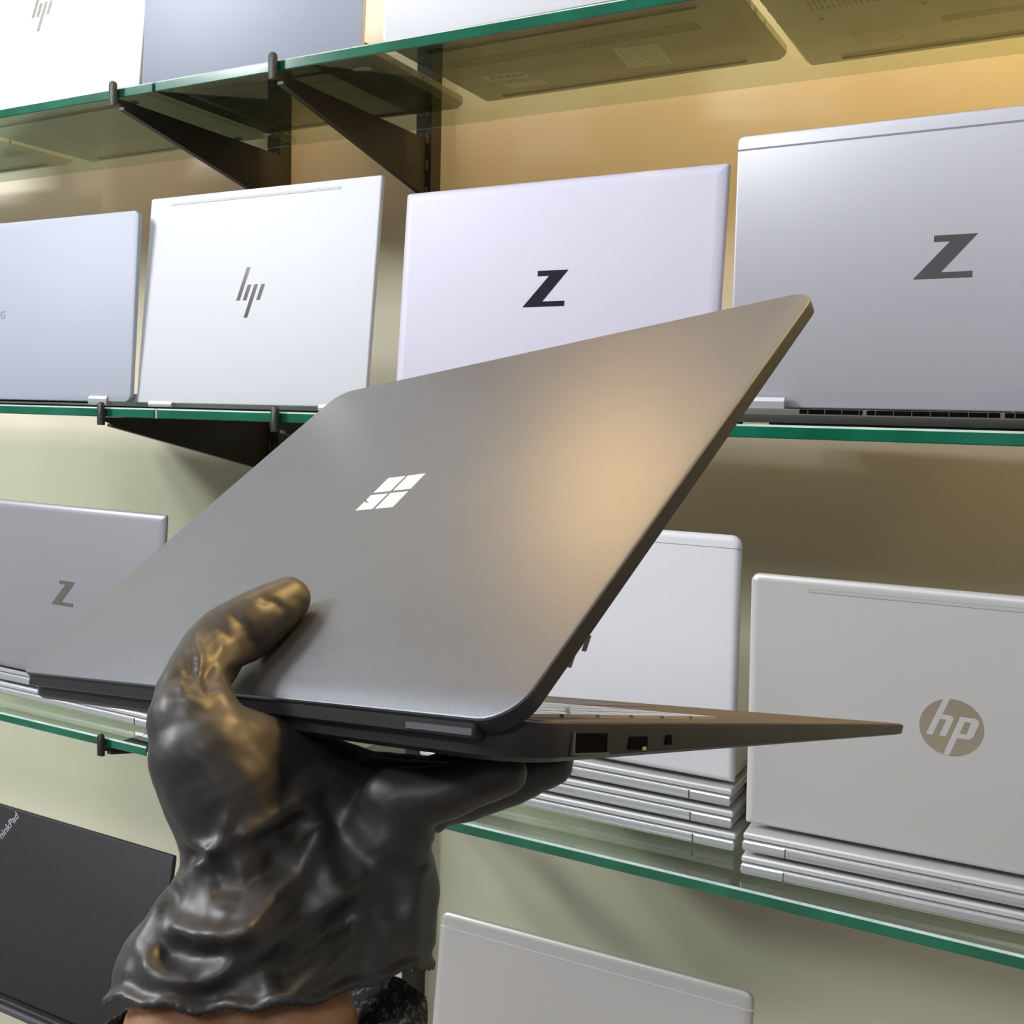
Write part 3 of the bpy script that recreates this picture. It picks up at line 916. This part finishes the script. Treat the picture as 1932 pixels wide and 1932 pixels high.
def poly_dist(P2, pts2):
    best = np.full(len(P2), 1e9)
    L = np.sum(np.linalg.norm(np.diff(pts2, axis=0), axis=1))
    run = 0.0
    tpos = np.zeros(len(P2))
    for a, b in zip(pts2[:-1], pts2[1:]):
        d = b - a
        l = np.linalg.norm(d)
        t = np.clip(((P2 - a) @ d) / (l * l), 0, 1)
        dist = np.linalg.norm(P2 - a - t[:, None] * d, axis=1)
        m = dist < best
        best[m] = dist[m]
        tpos[m] = (run + t[m] * l) / L
        run += l
    return best, tpos


glove_me = fused(chain_mesh(GLOVE_CHAINS, 'glove'), 0.0013, 9)
P = coords(glove_me)
Nn = vnormals(glove_me)
hx, hy = np.array(HX), np.array(HY)
P2 = np.stack([P @ hx, P @ hy], 1)
disp = np.zeros(len(P))
for pts, amp, wid in CREASES:
    q = np.array(pts)
    q2 = np.stack([q @ hx, q @ hy], 1)
    d, t = poly_dist(P2, q2)
    disp += 1.3 * amp * np.exp(-(d / wid) ** 2) * np.clip(np.minimum(t, 1 - t) * 5 + 0.25, 0, 1)
# loose film: low folds growing towards the cuff
hemP, hemN = np.array(HEM_P), np.array(HEM_N)
along = (P - hemP) @ hemN            # negative above the hem
cu = np.clip((along + 0.075) / 0.06, 0, 1)
disp += cu * (0.0004 * np.sin(P2[:, 0] * 210 + 2.2 * np.sin(P2[:, 1] * 90)) * np.sin(P2[:, 1] * 150 + 1.5 * np.sin(P2[:, 0] * 120 + P[:, 2] * 60)))
disp += 0.00010 * np.sin(P2[:, 0] * 700 + 3 * np.sin(P2[:, 1] * 300)) * np.sin(P2[:, 1] * 520 + P[:, 0] * 200)
# rolled bead at the hem
wave = 0.0010 * np.sin(P2[:, 0] * 160) + 0.0007 * np.sin(P2[:, 0] * 410 + 1.0) + 0.0040 * np.exp(-((P2[:, 0] - HEM_X) / 0.020) ** 2)
edge = along - wave
disp += 0.0010 * np.exp(-((edge + 0.0012) / 0.0012) ** 2) - 0.0007 * np.exp(-((edge + 0.0045) / 0.0018) ** 2)
P = P + Nn * disp[:, None]
glove_me.vertices.foreach_set('co', P.ravel())
bm = bmesh.new()
bm.from_mesh(glove_me)
bm.verts.ensure_lookup_table()
bmesh.ops.delete(bm, geom=[v for v in bm.verts if edge[v.index] > 0], context='VERTS')
bm.verts.ensure_lookup_table()
hN, hP = Vector(HEM_N), Vector(HEM_P)
for _ in range(6):
    rim = [v for v in bm.verts if v.is_boundary]
    for v in rim:
        x2 = v.co.dot(Vector(HX))
        e = (v.co - hP).dot(hN) - (0.0010 * math.sin(x2 * 160) + 0.0007 * math.sin(x2 * 410 + 1.0) + 0.0040 * math.exp(-((x2 - HEM_X) / 0.020) ** 2))
        v.co -= hN * e
    bmesh.ops.smooth_vert(bm, verts=rim, factor=0.5, use_axis_x=True, use_axis_y=True, use_axis_z=True)
bm.to_mesh(glove_me)
bm.free()
smooth(glove_me, 180)

SHRINK = 0.0048
hand_chains = [[(x, y, z, max(r - SHRINK, 0.004)) for x, y, z, r in ch] for ch in GLOVE_CHAINS[:-3]]
body_me = fused(chain_mesh(hand_chains + ARM_CHAINS, 'arm'), 0.0018, 8)
smooth(body_me, 180)

person = thing('person', 'gloved hand and forearm, thumb on the lid of the held black laptop', 'person', (0, 0, 0))
person.location = Vector(HEM_P)
inv = T(-Vector(HEM_P))
body = link('forearm_and_hand', body_me, person, [M['skin']], inv)
gl = link('glove', glove_me, person, [M['glove']], inv)
so = gl.modifiers.new('film', 'SOLIDIFY')
so.thickness = 0.0004
so.offset = -1

# speckled knit sleeve round the forearm, open towards the hand
def sleeve():
    c0 = Vector(SLEEVE[0])
    rings = []
    n = 56
    for k, (c, ex, ey) in enumerate(SLEEVE_RINGS):
        c, ex, ey = Vector(c), Vector(ex), Vector(ey)
        ring = []
        for j in range(n):
            a = 2 * math.pi * j / n
            wob = 1 + 0.025 * math.sin(5 * a + k) + 0.015 * math.sin(11 * a + 2 * k)
            ring.append(c + ex * (math.cos(a) * wob) + ey * (math.sin(a) * wob))
        rings.append(ring)
    V = [v for r in rings for v in r]
    F = []
    for k in range(len(rings) - 1):
        for j in range(n):
            a, b = k * n + j, k * n + (j + 1) % n
            F.append((a, b, b + n, a + n))
    me = mesh_from(V, F, 'sleeve', ang=80)
    o = link('sleeve', me, person, [M['knit']], inv)
    s = o.modifiers.new('cloth', 'SOLIDIFY')
    s.thickness = 0.0016
    sb = o.modifiers.new('sub', 'SUBSURF')
    sb.levels = 1
    sb.render_levels = 2
    return o


sleeve()
